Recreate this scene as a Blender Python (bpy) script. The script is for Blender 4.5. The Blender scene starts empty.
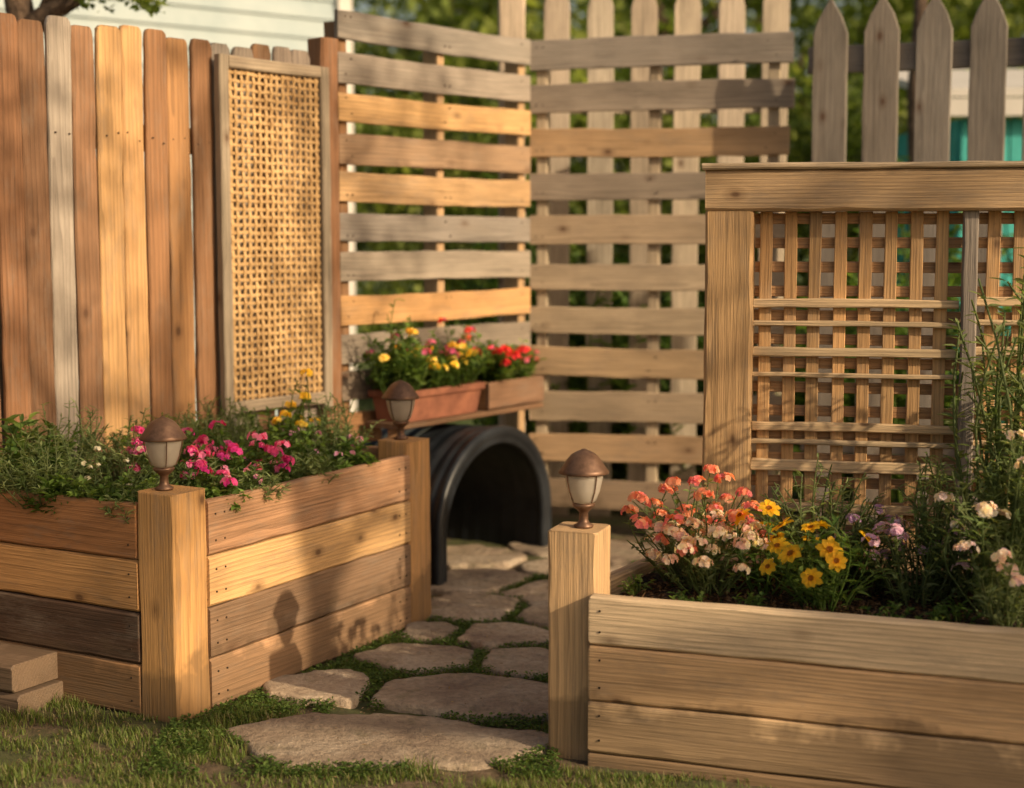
import bpy, math, random
import numpy as np
from mathutils import Vector, Matrix, noise
random.seed(7); rng=np.random.default_rng(7)
sc=bpy.context.scene
sc.view_settings.view_transform='Standard'; sc.view_settings.look='None'; sc.view_settings.exposure=0
COL=sc.collection

# ---------------------------------------------------------------- materials
def newmat(name):
    m=bpy.data.materials.new(name); m.use_nodes=True
    nt=m.node_tree; nt.nodes.clear()
    o=nt.nodes.new('ShaderNodeOutputMaterial'); p=nt.nodes.new('ShaderNodeBsdfPrincipled')
    nt.links.new(p.outputs[0],o.inputs[0]); return m,nt,p,o
def N(nt,t,**k):
    n=nt.nodes.new(t)
    for a,b in k.items(): setattr(n,a,b)
    return n
def ramp(nt,src,stops):
    r=nt.nodes.new('ShaderNodeValToRGB'); nt.links.new(src,r.inputs[0])
    e=r.color_ramp.elements
    while len(e)<len(stops): e.new(.5)
    for i,(p,c) in enumerate(stops):
        e[i].position=p; e[i].color=(c,c,c,1) if isinstance(c,(int,float)) else (*c,1)
    return r.outputs[0]
def mul(nt,a,b,f=1.0,mode='MULTIPLY'):
    m=nt.nodes.new('ShaderNodeMix'); m.data_type='RGBA'; m.blend_type=mode
    if isinstance(f,(int,float)): m.inputs[0].default_value=f
    else: nt.links.new(f,m.inputs[0])
    for s,i in ((a,6),(b,7)):
        if isinstance(s,tuple): m.inputs[i].default_value=(*s,1)
        else: nt.links.new(s,m.inputs[i])
    return m.outputs[2]
def mapping(nt,src,scale,loc=(0,0,0)):
    m=nt.nodes.new('ShaderNodeMapping'); nt.links.new(src,m.inputs[0])
    m.inputs['Scale'].default_value=scale; m.inputs['Location'].default_value=loc
    return m.outputs[0]
def noi(nt,vec,scale,detail=4,rough=.6):
    n=nt.nodes.new('ShaderNodeTexNoise'); nt.links.new(vec,n.inputs['Vector'])
    n.inputs['Scale'].default_value=scale; n.inputs['Detail'].default_value=detail; n.inputs['Roughness'].default_value=rough
    return n.outputs[0]
def bump(nt,h,p,strength,dist):
    b=nt.nodes.new('ShaderNodeBump'); nt.links.new(h,b.inputs['Height'])
    b.inputs['Strength'].default_value=strength; b.inputs['Distance'].default_value=dist
    nt.links.new(b.outputs[0],p.inputs['Normal']); return b

def make_wood():
    m,nt,p,o=newmat('wood')
    tc=N(nt,'ShaderNodeTexCoord'); oi=N(nt,'ShaderNodeObjectInfo')
    mv=N(nt,'ShaderNodeVectorMath',operation='MULTIPLY'); mv.inputs[1].default_value=(31,0.09,0.09)
    nt.links.new(oi.outputs['Random'],mv.inputs[0])
    ad=N(nt,'ShaderNodeVectorMath',operation='ADD'); nt.links.new(tc.outputs['Object'],ad.inputs[0]); nt.links.new(mv.outputs[0],ad.inputs[1])
    v=ad.outputs[0]
    w=N(nt,'ShaderNodeTexWave',wave_type='RINGS',rings_direction='X',wave_profile='SAW')
    nt.links.new(mapping(nt,v,(.07,1,1),(0,.035,.025)),w.inputs['Vector'])
    w.inputs['Scale'].default_value=30; w.inputs['Distortion'].default_value=7; w.inputs['Detail'].default_value=2; w.inputs['Detail Scale'].default_value=.8
    ring=ramp(nt,w.outputs['Fac'],[(0,1.04),(.5,1.0),(.8,.84),(.95,.70),(1,.85)])
    fib=noi(nt,mapping(nt,v,(5,210,210)),1,3,.65)
    fr=ramp(nt,fib,[(.25,.70),(.5,1.0),(.8,1.14)])
    blo=noi(nt,mapping(nt,v,(1.7,6,6)),1,4,.65)
    br=ramp(nt,blo,[(.25,.60),(.5,.98),(.75,1.18)])
    c=mul(nt,oi.outputs['Color'],ring); c=mul(nt,c,fr); c=mul(nt,c,br)
    wn=noi(nt,mapping(nt,v,(3.5,14,14),(3,1,2)),1,6,.8)
    wf=ramp(nt,wn,[(.50,0.0),(.75,.55)])
    c=mul(nt,c,(.23,.19,.15),wf,'MIX')
    ck=noi(nt,mapping(nt,v,(1.4,70,70),(1,7,3)),1,2,.5)
    cf=ramp(nt,ck,[(.22,1.0),(.27,0.0)])
    c=mul(nt,c,(.06,.035,.02),mul(nt,cf,(.7,.7,.7)),'MIX')
    vo=N(nt,'ShaderNodeTexVoronoi'); nt.links.new(mapping(nt,v,(4.6,7.5,7.5)),vo.inputs['Vector']); vo.inputs['Scale'].default_value=1
    kf=ramp(nt,vo.outputs['Distance'],[(.05,1.0),(.09,.45),(.2,0.0)])
    c=mul(nt,c,(.085,.04,.02),mul(nt,kf,(.85,.85,.85)),'MIX')
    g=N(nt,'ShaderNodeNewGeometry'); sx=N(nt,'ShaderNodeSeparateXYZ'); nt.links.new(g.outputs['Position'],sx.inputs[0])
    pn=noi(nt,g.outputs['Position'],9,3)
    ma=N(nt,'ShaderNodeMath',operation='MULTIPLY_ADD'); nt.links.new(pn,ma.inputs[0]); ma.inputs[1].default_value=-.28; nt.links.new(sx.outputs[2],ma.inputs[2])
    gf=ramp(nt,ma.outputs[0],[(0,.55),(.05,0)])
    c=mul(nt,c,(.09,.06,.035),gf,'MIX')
    nt.links.new(c,p.inputs['Base Color']); p.inputs['Roughness'].default_value=.68
    p.inputs['Specular IOR Level'].default_value=.3
    bump(nt,fib,p,.7,.004)
    return m
WOOD=make_wood()

def make_leafmat():
    m,nt,p,o=newmat('leaf')
    a=N(nt,'ShaderNodeAttribute',attribute_name='Col')
    p.inputs['Roughness'].default_value=.55; p.inputs['Specular IOR Level'].default_value=.25
    nt.links.new(a.outputs['Color'],p.inputs['Base Color'])
    t=N(nt,'ShaderNodeBsdfTranslucent')
    nt.links.new(mul(nt,a.outputs['Color'],(1.7,1.7,.9)),t.inputs[0])
    mx=N(nt,'ShaderNodeMixShader'); mx.inputs[0].default_value=.45
    nt.links.new(p.outputs[0],mx.inputs[1]); nt.links.new(t.outputs[0],mx.inputs[2]); nt.links.new(mx.outputs[0],o.inputs[0])
    return m
LEAF=make_leafmat()

def simple(name,c1,c2,scale,rough=.8,b=.5,bd=.01,detail=5,stops=(.35,.65),metal=0,spec=.4):
    m,nt,p,o=newmat(name); g=N(nt,'ShaderNodeTexCoord').outputs['Object']
    f=noi(nt,g,scale,detail,.65)
    nt.links.new(ramp(nt,f,[(stops[0],c1),(stops[1],c2)]),p.inputs['Base Color'])
    p.inputs['Roughness'].default_value=rough; p.inputs['Metallic'].default_value=metal; p.inputs['Specular IOR Level'].default_value=spec
    f2=noi(nt,g,scale*4,3,.7); bump(nt,f2,p,b,bd); return m
SOIL=simple('soil',(.014,.009,.006),(.06,.038,.024),25,.95,1,.02)
BARK=simple('bark',(.06,.04,.028),(.18,.12,.08),14,.9,1,.03)
TERRA=simple('terracotta',(.15,.055,.032),(.27,.105,.06),12,.8,.3,.004)
PLASTIC=simple('black_plastic',(.008,.010,.013),(.02,.024,.03),7,.4,.15,.003,spec=.35)
BRONZE=simple('lamp_bronze',(.10,.055,.035),(.19,.11,.07),30,.45,.2,.001,metal=.5)
NAIL=simple('nail',(.03,.025,.02),(.09,.06,.045),60,.6,.1,.001,metal=.7)
HWALL=simple('painted_siding',(.27,.345,.375),(.35,.42,.44),3,.6,.1,.003)
TRIM=simple('painted_trim',(.48,.47,.44),(.55,.53,.50),3,.6,.1,.003)
ROOF=simple('shingles',(.06,.055,.05),(.12,.11,.1),18,.9,.6,.02)
TEAL=simple('teal_paint',(.03,.30,.28),(.06,.42,.40),5,.6,.2,.003)
WGLASS=simple('window_glass',(.03,.04,.05),(.05,.06,.07),2,.08,0,.001)

def stone_mat():
    m,nt,p,o=newmat('flagstone'); g=N(nt,'ShaderNodeNewGeometry').outputs['Position']
    oi=N(nt,'ShaderNodeObjectInfo')
    a=noi(nt,g,4,6,.65); c=ramp(nt,a,[(.3,(.21,.15,.11)),(.5,(.36,.28,.20)),(.7,(.46,.38,.29))])
    b=noi(nt,g,45,4,.75); c=mul(nt,c,ramp(nt,b,[(.3,.62),(.55,1.0),(.8,1.18)]))
    d=noi(nt,mapping(nt,g,(1,1,1),(4,7,1)),8,5,.75); c=mul(nt,c,(.11,.10,.045),ramp(nt,d,[(.55,0),(.72,.65)]),'MIX')
    hs=N(nt,'ShaderNodeMath',operation='MULTIPLY_ADD'); nt.links.new(oi.outputs['Random'],hs.inputs[0]); hs.inputs[1].default_value=.45; hs.inputs[2].default_value=.78
    c=mul(nt,c,hs.outputs[0])
    nt.links.new(c,p.inputs['Base Color']); p.inputs['Roughness'].default_value=.78
    bump(nt,mul(nt,a,b,.3,'MIX'),p,.9,.035); return m
STONE=stone_mat()
def ground_mat():
    m,nt,p,o=newmat('ground'); geo=N(nt,'ShaderNodeNewGeometry'); g=geo.outputs['Position']
    a=noi(nt,g,22,7,.78); dirt=ramp(nt,a,[(.3,(.055,.036,.02)),(.5,(.15,.105,.06)),(.72,(.28,.20,.125))])
    b=noi(nt,g,30,4,.7); moss=ramp(nt,b,[(.3,(.035,.05,.01)),(.7,(.10,.125,.03))])
    f=noi(nt,g,3.2,5,.65); c=mul(nt,dirt,moss,ramp(nt,f,[(.44,0),(.55,.8)]),'MIX')
    sx=N(nt,'ShaderNodeSeparateXYZ'); nt.links.new(g,sx.inputs[0])
    mr=N(nt,'ShaderNodeMapRange'); nt.links.new(sx.outputs[1],mr.inputs[0]); mr.inputs[1].default_value=7.2; mr.inputs[2].default_value=8.2
    l=noi(nt,g,1.3,5,.7); lawn=ramp(nt,l,[(.3,(.05,.085,.018)),(.7,(.11,.15,.04))])
    c=mul(nt,c,lawn,mr.outputs[0],'MIX')
    nt.links.new(c,p.inputs['Base Color']); p.inputs['Roughness'].default_value=.95
    bump(nt,a,p,1,.03); return m
GROUND=ground_mat()
def frosted():
    m,nt,p,o=newmat('frosted_glass')
    f=noi(nt,N(nt,'ShaderNodeTexCoord').outputs['Object'],40,3)
    nt.links.new(ramp(nt,f,[(.3,(.62,.58,.52)),(.7,(.8,.77,.72))]),p.inputs['Base Color'])
    p.inputs['Roughness'].default_value=.14; p.inputs['Transmission Weight'].default_value=.5
    p.inputs['IOR'].default_value=1.35
    t=N(nt,'ShaderNodeBsdfTranslucent'); t.inputs[0].default_value=(.95,.89,.80,1)
    mx=N(nt,'ShaderNodeMixShader'); mx.inputs[0].default_value=.5
    nt.links.new(p.outputs[0],mx.inputs[1]); nt.links.new(t.outputs[0],mx.inputs[2]); nt.links.new(mx.outputs[0],o.inputs[0]); return m
FROST=frosted()

# ---------------------------------------------------------------- helpers
def empty(name,loc):
    e=bpy.data.objects.new(name,None); e.location=loc; e.empty_display_size=.1; COL.objects.link(e); return e
def addobj(name,mesh,mat,parent=None,mw=None,smooth=False):
    o=bpy.data.objects.new(name,mesh); COL.objects.link(o)
    if mat and not mesh.materials: mesh.materials.append(mat)
    if mw is None: mw=Matrix.Identity(4)
    if parent:
        o.parent=parent; o.matrix_parent_inverse=Matrix.Translation(-Vector(parent.location))
    o.matrix_basis=mw
    if smooth:
        for p in mesh.polygons: p.use_smooth=True
    return o
def mesh_pd(name,V,F):
    me=bpy.data.meshes.new(name); me.from_pydata([tuple(v) for v in V],[],F); me.update(); return me
def board(name,parent,p0,p1,width,thick,color,wdir=(0,0,1),tip=None,ch=.004,wob=.0014,bend=.003,mat=None):
    p0=Vector(p0); p1=Vector(p1); X=p1-p0; L=X.length; X.normalize()
    Z=Vector(wdir); Z=(Z-X*Z.dot(X)).normalized(); Y=Z.cross(X)
    ns=max(2,int(L/.10)+1); secs=[(L*i/ns,1.0) for i in range(ns+1)]
    if tip=='point': secs=[s for s in secs if s[0]<L-.16]+[(L-.14,1.0),(L-.07,.66),(L-.015,.2),(L,.08)]
    elif tip=='dog': secs=[s for s in secs if s[0]<L-.07]+[(L-.03,1.0),(L-.012,.93),(L-.003,.8),(L,.66)]
    else:
        secs=[(0,.97)]+[(.004,1)]+secs[1:-1]+[(L-.004,1),(L,.97)]
    by=random.uniform(-bend,bend); bz=random.uniform(-bend,bend)
    V=[];F=[]
    for x,s in secs:
        t=x/L; oy=by*math.sin(math.pi*t); oz=bz*math.sin(math.pi*t)
        h=width/2*s; k=thick/2*(1 if s>.96 else (.98)); c=min(ch,h*.5)*random.uniform(.7,1.4)
        jj=[random.uniform(-wob,wob) for _ in range(4)]
        pts=[(-k,-h+c),(-k+c,-h),(k-c,-h),(k,-h+c),(k,h-c),(k-c,h),(-k+c,h),(-k,h-c)]
        for i,(y,z) in enumerate(pts):
            V.append((x,y+oy+jj[0]*.5*(1 if y>0 else -1),z+oz+jj[1 if z>0 else 2]))
    n=len(secs)
    for i in range(n-1):
        for j in range(8):
            a=i*8+j; b=i*8+(j+1)%8; F.append((a,b,b+8,a+8))
    F.append(tuple(range(7,-1,-1))); F.append(tuple((n-1)*8+j for j in range(8)))
    me=mesh_pd(name,V,F)
    R=Matrix((X,Y,Z)).transposed().to_4x4(); mw=Matrix.Translation(p0)@R
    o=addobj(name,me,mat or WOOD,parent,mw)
    v=random.uniform(.88,1.14); w=random.uniform(-.03,.03)
    o.color=(max(0,color[0]*v*(1+w)),color[1]*v,max(0,color[2]*v*(1-w)),1)
    return o
def V3(p,z): return Vector((p[0],p[1],z))
def wallboards(parent,pa,pb,zs,thick,cols,name='board'):
    for i,((z0,z1),c) in enumerate(zip(zs,cols)):
        zc=(z0+z1)/2
        board(f'{name}_{i+1}',parent,V3(pa,zc),V3(pb,zc),z1-z0,thick,c,ch=.006,bend=.002)
def post(name,parent,c,w,z0,z1,color,d,ch=.009):
    return board(name,parent,V3(c,z0),V3(c,z1),w,w,color,wdir=(d[0],d[1],0),ch=ch,bend=.002,wob=.0015)
def nails(parent,pts,nrm,r=.005):
    V=[];F=[]; nrm=Vector(nrm).normalized(); t=nrm.orthogonal().normalized(); b=nrm.cross(t)
    for p in pts:
        s=len(V); p=Vector(p)
        for j in range(8):
            a=j*math.pi/4; q=p+(t*math.cos(a)+b*math.sin(a))*r
            V.append(q-nrm*.004); V.append(q+nrm*.0015)
        for j in range(8):
            k=(j+1)%8; F.append((s+2*j,s+2*k,s+2*k+1,s+2*j+1))
        F.append(tuple(s+2*j+1 for j in range(8)))
    if V: addobj('nails',mesh_pd('nails',V,F),NAIL,parent)
def lathe(name,prof,n,mat,parent,mw,smooth=True):
    V=[];F=[]
    for r,z in prof:
        for j in range(n):
            a=2*math.pi*j/n; V.append((r*math.cos(a),r*math.sin(a),z))
    for i in range(len(prof)-1):
        for j in range(n):
            k=(j+1)%n; F.append((i*n+j,i*n+k,(i+1)*n+k,(i+1)*n+j))
    F.append(tuple(range(n-1,-1,-1))); F.append(tuple((len(prof)-1)*n+j for j in range(n)))
    return addobj(name,mesh_pd(name,V,F),mat,parent,mw,smooth)
def tubes(name,lines,parent,mat,n=7):
    V=[];F=[]
    for ln in lines:
        s=len(V); m=len(ln)
        for i,(p,r) in enumerate(ln):
            p=Vector(p); a=Vector(ln[max(0,i-1)][0]); b=Vector(ln[min(m-1,i+1)][0]); t=(b-a).normalized()
            u=t.cross(Vector((.31,.95,.1))).normalized(); w=t.cross(u)
            for j in range(n):
                q=2*math.pi*j/n; V.append(p+(u*math.cos(q)+w*math.sin(q))*r)
        for i in range(m-1):
            for j in range(n):
                k=(j+1)%n; F.append((s+i*n+j,s+i*n+k,s+(i+1)*n+k,s+(i+1)*n+j))
        F.append(tuple(s+(m-1)*n+j for j in range(n)))
    return addobj(name,mesh_pd(name,V,F),mat,parent,None,True)

def nrmz(a): return a/np.maximum(np.linalg.norm(a,axis=1,keepdims=True),1e-9)
class Fol:
    def __init__(s): s.V=[];s.T=[];s.C=[];s.n=0
    def _add(s,V,T,C):
        s.V.append(V); s.T.append(T+s.n); s.C.append(C); s.n+=len(V)
    def leaves(s,P,D,Nn,L,W,C,fold=.18,curl=.12,rnd=False):
        P=np.asarray(P,float);n=len(P)
        if n==0: return
        D=nrmz(np.asarray(D,float)); Nn=np.asarray(Nn,float)
        S=nrmz(np.cross(D,Nn)); Nn=np.cross(S,D)
        L=np.broadcast_to(np.asarray(L,float),(n,))[:,None]; W=np.broadcast_to(np.asarray(W,float),(n,))[:,None]
        def pt(t,w,u): return P+D*L*t+S*W*w+Nn*(W*fold*u-L*curl*t*t)
        a=(.42,.40) if rnd else (.46,.26); ts=(.4,.82) if rnd else (.32,.7)
        v=np.stack([P,pt(ts[0],a[0],1),pt(ts[1],a[1],1),pt(1,0,0),pt(ts[1],-a[1],1),pt(ts[0],-a[0],1),pt(ts[0],0,0),pt(ts[1],0,0)],1)
        t=np.array([(0,1,6),(1,2,7),(1,7,6),(2,3,7),(0,6,5),(6,7,4),(6,4,5),(7,3,4)])
        T=(np.arange(n)[:,None,None]*8+t[None]).reshape(-1,3)
        C=np.repeat(np.asarray(C,float),8,axis=0)
        s._add(v.reshape(-1,3),T,C)
    def far(s,P,D,Nn,L,W,C):
        P=np.asarray(P,float);n=len(P); D=nrmz(D); S=nrmz(np.cross(D,Nn)); Nn=np.cross(S,D)
        L=L[:,None];W=W[:,None]
        v=np.stack([P,P+D*L*.5+S*W*.5+Nn*W*.15,P+D*L,P+D*L*.5-S*W*.5+Nn*W*.15],1)
        T=(np.arange(n)[:,None,None]*4+np.array([(0,1,2),(0,2,3)])[None]).reshape(-1,3)
        s._add(v.reshape(-1,3),T,np.repeat(C,4,axis=0))
    def tube(s,pts,r,col,n=4):
        pts=np.asarray(pts,float); m=len(pts); V=[]
        for i in range(m):
            t=pts[min(m-1,i+1)]-pts[max(0,i-1)]; t/=np.linalg.norm(t)+1e-9
            u=np.cross(t,(.3,.9,.2)); u/=np.linalg.norm(u)+1e-9; w=np.cross(t,u)
            rr=r*(1-.5*i/m)
            for j in range(n):
                q=2*math.pi*j/n; V.append(pts[i]+(u*math.cos(q)+w*math.sin(q))*rr)
        T=[]
        for i in range(m-1):
            for j in range(n):
                k=(j+1)%n; a=i*n+j;b=i*n+k; T+=[(a,b,b+n),(a,b+n,a+n)]
        s._add(np.array(V),np.array(T),np.tile(np.asarray(col,float)[None],(len(V),1)))
    def daisy(s,c,nn,R,col,cc,k=8,up=.25,rnd=True):
        c=np.asarray(c,float); nn=np.asarray(nn,float)/np.linalg.norm(nn)
        u=np.cross(nn,(.2,.3,.95)); u/=np.linalg.norm(u); w=np.cross(nn,u)
        a=np.arange(k)*2*math.pi/k+rng.uniform(0,6); D=np.cos(a)[:,None]*u+np.sin(a)[:,None]*w+nn*(up+rng.uniform(-.15,.15,(k,1)))
        Cc=np.asarray(col)*rng.uniform(.8,1.1,(k,1))
        s.leaves(np.tile(c,(k,1)),D,np.tile(nn,(k,1)),R*rng.uniform(.85,1.1,k),R*(5.2/k if rnd else 3/k),Cc,rnd=rnd,curl=.2)
        if cc is not None:
            k2=7; a=np.arange(k2)*2*math.pi/k2; D=np.cos(a)[:,None]*u+np.sin(a)[:,None]*w+nn*.5
            s.leaves(np.tile(c+nn*R*.08,(k2,1)),D,np.tile(nn,(k2,1)),R*.3,R*.28,np.tile(np.asarray(cc),(k2,1)),rnd=True)
    def cluster(s,c,R,cnt,cols,fs=.012,flat=.7):
        for i in range(cnt):
            v=rng.normal(size=3); v/=np.linalg.norm(v); v[2]=abs(v[2])*1.0-.25
            col=cols[rng.integers(len(cols))]
            s.daisy(np.asarray(c)+v*R*np.array([1,1,flat])*rng.uniform(.6,1.15),v+np.array([0,0,.3]),fs*rng.uniform(.75,1.25),col,None,k=5,up=.35)
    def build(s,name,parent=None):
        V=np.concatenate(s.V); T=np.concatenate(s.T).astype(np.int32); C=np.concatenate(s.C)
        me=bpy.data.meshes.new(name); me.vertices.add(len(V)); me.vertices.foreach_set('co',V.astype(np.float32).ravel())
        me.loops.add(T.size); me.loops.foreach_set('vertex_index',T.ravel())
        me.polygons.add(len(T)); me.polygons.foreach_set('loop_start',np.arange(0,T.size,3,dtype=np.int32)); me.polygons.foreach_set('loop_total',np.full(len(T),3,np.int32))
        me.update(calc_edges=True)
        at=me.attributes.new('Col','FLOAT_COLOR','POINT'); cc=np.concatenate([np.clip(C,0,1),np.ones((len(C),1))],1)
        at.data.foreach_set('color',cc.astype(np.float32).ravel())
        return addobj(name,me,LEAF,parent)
G1=np.array([(.08,.14,.03),(.115,.185,.04),(.155,.23,.06),(.06,.11,.025)])
G2=np.array([(.125,.18,.065),(.165,.215,.085),(.20,.245,.105)])
def plant(name,x,y,z,h,r,stems,lps,ll,lw,greens=G1,fl=None,droop=.25,fnum=0):
    f=Fol(); P=[];D=[];Nn=[];C=[]; tips=[]
    for i in range(stems):
        a=rng.uniform(0,2*math.pi); q=math.sqrt(rng.uniform(0,1)); out=np.array([math.cos(a),math.sin(a),0])
        hh=h*rng.uniform(.55,1.05)*(1-.35*q*q); b=np.array([x,y,z])+out*q*r*.45; rr=r*q*.75
        side=np.array([rng.normal(),rng.normal(),0])*.08*h
        t=np.linspace(0,1,6); pts=b+out*rr*(t**1.3)[:,None]+np.array([0,0,1])*(hh*(t*(1+droop)-droop*t**2.2))[:,None]+side*(np.sin(t*3))[:,None]
        g=greens[rng.integers(len(greens))]
        f.tube(pts,.0018+h*.003,g*.8); tips.append((pts[-1],out*q+np.array([0,0,.8])))
        tt=rng.uniform(.12,1,lps); idx=np.clip((tt*5),0,4.999); i0=idx.astype(int); fr=(idx-i0)[:,None]
        pp=pts[i0]*(1-fr)+pts[i0+1]*fr
        az=rng.uniform(0,2*math.pi,lps); dd=np.stack([np.cos(az),np.sin(az),rng.uniform(-.1,.9,lps)],1)+out*.4*q
        P.append(pp);D.append(dd);Nn.append(np.stack([rng.normal(0,.3,lps),rng.normal(0,.3,lps),np.ones(lps)],1))
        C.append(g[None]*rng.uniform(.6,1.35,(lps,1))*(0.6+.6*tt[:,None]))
    P=np.concatenate(P);n=len(P)
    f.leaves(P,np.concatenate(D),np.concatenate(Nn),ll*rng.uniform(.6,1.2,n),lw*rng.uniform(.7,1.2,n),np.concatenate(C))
    if fl:
        for k in range(fnum):
            tp,nn=tips[k%len(tips)]; fl(f,tp+np.array([rng.normal()*.008,rng.normal()*.008,.012]),nn+rng.normal(size=3)*.25)
    return f.build(name)

# ---------------------------------------------------------------- palette
ORG=(.46,.23,.085); GOLD=(.56,.33,.13); TAN=(.47,.315,.175); PALE=(.54,.40,.25)
BRN=(.28,.145,.065); MID=(.38,.225,.12)

# ---------------------------------------------------------------- ground
def axis(lo,hi,a,b,fine):
    x=list(np.arange(a,b,fine)); s=fine; v=a
    left=[]; 
    while v>lo: s*=1.35; v-=s; left.append(max(v,lo))
    s=fine; v=x[-1]; right=[]
    while v<hi: s*=1.35; v+=s; right.append(min(v,hi))
    return np.array(left[::-1]+x+right)
xs=axis(-150,150,-2.2,2.2,.022); ys=axis(-60,260,3.3,7.2,.022)
nx,ny=len(xs),len(ys); Vg=[]
def gh(x,y):
    if -2.6<x<2.6 and 2.9<y<7.6:
        return .010*noise.noise(Vector((x*2.2,y*2.2,0)))+.006*noise.noise(Vector((x*11,y*11,3)))+.004*noise.noise(Vector((x*33,y*33,5)))
    return 0
for yy in ys:
    for xx in xs: Vg.append((xx,yy,gh(xx,yy)))
Fg=[(j*nx+i,j*nx+i+1,(j+1)*nx+i+1,(j+1)*nx+i) for j in range(ny-1) for i in range(nx-1)]
addobj('ground',mesh_pd('ground',Vg,Fg),GROUND,None,None,True)

# flagstones: angular polygons fitted against each other
path=empty('flagstone_path',(-.1,5,0))
STN=[(-.32,3.93,.98,.42),(-.13,4.34,.72,.40),(-.56,4.40,.34,.28),(.07,4.67,.38,.34),(-.29,4.72,.40,.32),(-.03,4.99,.36,.32),(-.27,5.04,.24,.28),(.16,5.28,.34,.34),(-.13,5.36,.36,.42),(.14,5.64,.34,.42),
(-.12,5.82,.36,.50),(-.16,6.25,.40,.44),(.20,6.05,.34,.42),(.42,5.45,.32,.4),(.36,4.98,.36,.36),(.28,4.5,.30,.3),(.48,5.9,.36,.4),(.5,6.35,.4,.42),(.85,6.1,.4,.42),(.88,6.5,.4,.36),(1.2,6.25,.36,.4),(.18,6.48,.34,.36)]
def clip(poly,n,dd):
    out=[]; m=len(poly)
    for i in range(m):
        a_,b_=poly[i],poly[(i+1)%m]; da=n[0]*a_[0]+n[1]*a_[1]-dd; db=n[0]*b_[0]+n[1]*b_[1]-dd
        if da<=0: out.append(a_)
        if (da<0)!=(db<0) and abs(da-db)>1e-12:
            t=da/(da-db); out.append((a_[0]+(b_[0]-a_[0])*t,a_[1]+(b_[1]-a_[1])*t))
    return out
POLY=[]
for i,(cx,cy,wx,wy) in enumerate(STN):
    r=random.Random(i*7+3); 
    ex=.58 if i else .54; ey=.60 if i else .52
    box=[(cx-wx*ex,cy-wy*ey),(cx+wx*ex,cy-wy*ey),(cx+wx*ex,cy+wy*ey),(cx-wx*ex,cy+wy*ey)]
    k=5+i%2; off=r.uniform(0,6.28)
    for j in range(k):
        an=off+2*math.pi*j/k+r.uniform(-.3,.3); nn=(math.cos(an),math.sin(an))
        sup=math.sqrt((nn[0]*wx/2)**2+(nn[1]*wy/2)**2)
        box=clip(box,nn,nn[0]*cx+nn[1]*cy+sup*r.uniform(.84,1.12))
    for j,(ox,oy,ow,oh) in enumerate(STN):
        if j==i: continue
        dx,dy=ox-cx,oy-cy; D=math.hypot(dx,dy)
        if D>1.2: continue
        ra=1/math.sqrt((dx/D/(wx/2))**2+(dy/D/(wy/2))**2); rb=1/math.sqrt((dx/D/(ow/2))**2+(dy/D/(oh/2))**2)
        s=D*ra/(ra+rb); nn=(dx/D,dy/D); box=clip(box,nn,nn[0]*cx+nn[1]*cy+s-.016)
    POLY.append(box)
def stone(poly,seed,z=.022):
    n0=len(poly); P=[]
    for i in range(n0):
        a_=poly[i]; b_=poly[(i+1)%n0]; L=math.hypot(b_[0]-a_[0],b_[1]-a_[1]); ns=max(1,int(L/.012))
        for s in range(ns):
            t=s/ns; x=a_[0]*(1-t)+b_[0]*t; y=a_[1]*(1-t)+b_[1]*t
            P.append((x+.016*noise.noise(Vector((x*14,y*14,seed)))+.008*noise.noise(Vector((x*55,y*55,seed))),y+.016*noise.noise(Vector((x*14,y*14,seed+9)))+.008*noise.noise(Vector((x*55,y*55,seed+9)))))
    n=len(P)
    P=[((P[i-1][0]+3*P[i][0]+P[(i+1)%n][0])/5,(P[i-1][1]+3*P[i][1]+P[(i+1)%n][1])/5) for i in range(n)]
    cx=sum(p[0] for p in P)/n; cy=sum(p[1] for p in P)/n; V=[(cx,cy,z)];F=[]
    tx,ty=random.uniform(-.02,.02),random.uniform(-.02,.02)
    def top(X,Y): 
        q=noise.noise(Vector((X*5,Y*5,seed)))
        ledge=.004*(1 if noise.noise(Vector((X*3.5,Y*6,seed+4)))>.05 else 0)
        return .006*q+.003*noise.noise(Vector((X*22,Y*22,seed)))+ledge
    rings=[(f_,0) for f_ in (.15,.3,.45,.6,.75,.88)]+[(.955,-.001),(.985,-.005),(1,-.014),(1.0,-.06)]
    for f_,dz in rings:
        for (x,y) in P:
            X=cx+(x-cx)*f_; Y=cy+(y-cy)*f_
            V.append((X,Y,z+dz+(X-cx)*tx+(Y-cy)*ty+(top(X,Y) if dz>-.05 else 0)))
    for i in range(n): F.append((0,1+i,1+(i+1)%n))
    for q in range(len(rings)-1):
        for i in range(n):
            j=(i+1)%n; F.append((1+q*n+i,1+(q+1)*n+i,1+(q+1)*n+j,1+q*n+j))
    addobj('stone',mesh_pd('stone',V,F),STONE,path,None,True)
for i,p in enumerate(POLY):
    if len(p)>2: stone(p,i,.015+.006*((i*7)%3)/2)
def on_stone(x,y,m=0.0):
    for p in POLY:
        if abs(p[0][0]-x)>1.2 or abs(p[0][1]-y)>.8: continue
        ins=True
        for i in range(len(p)):
            a_,b_=p[i],p[(i+1)%len(p)]; ex,ey=b_[0]-a_[0],b_[1]-a_[1]; l=math.hypot(ex,ey)+1e-9
            if (ex*(y-a_[1])-ey*(x-a_[0]))/l<m: ins=False;break
        if ins: return True
    return False

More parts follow.
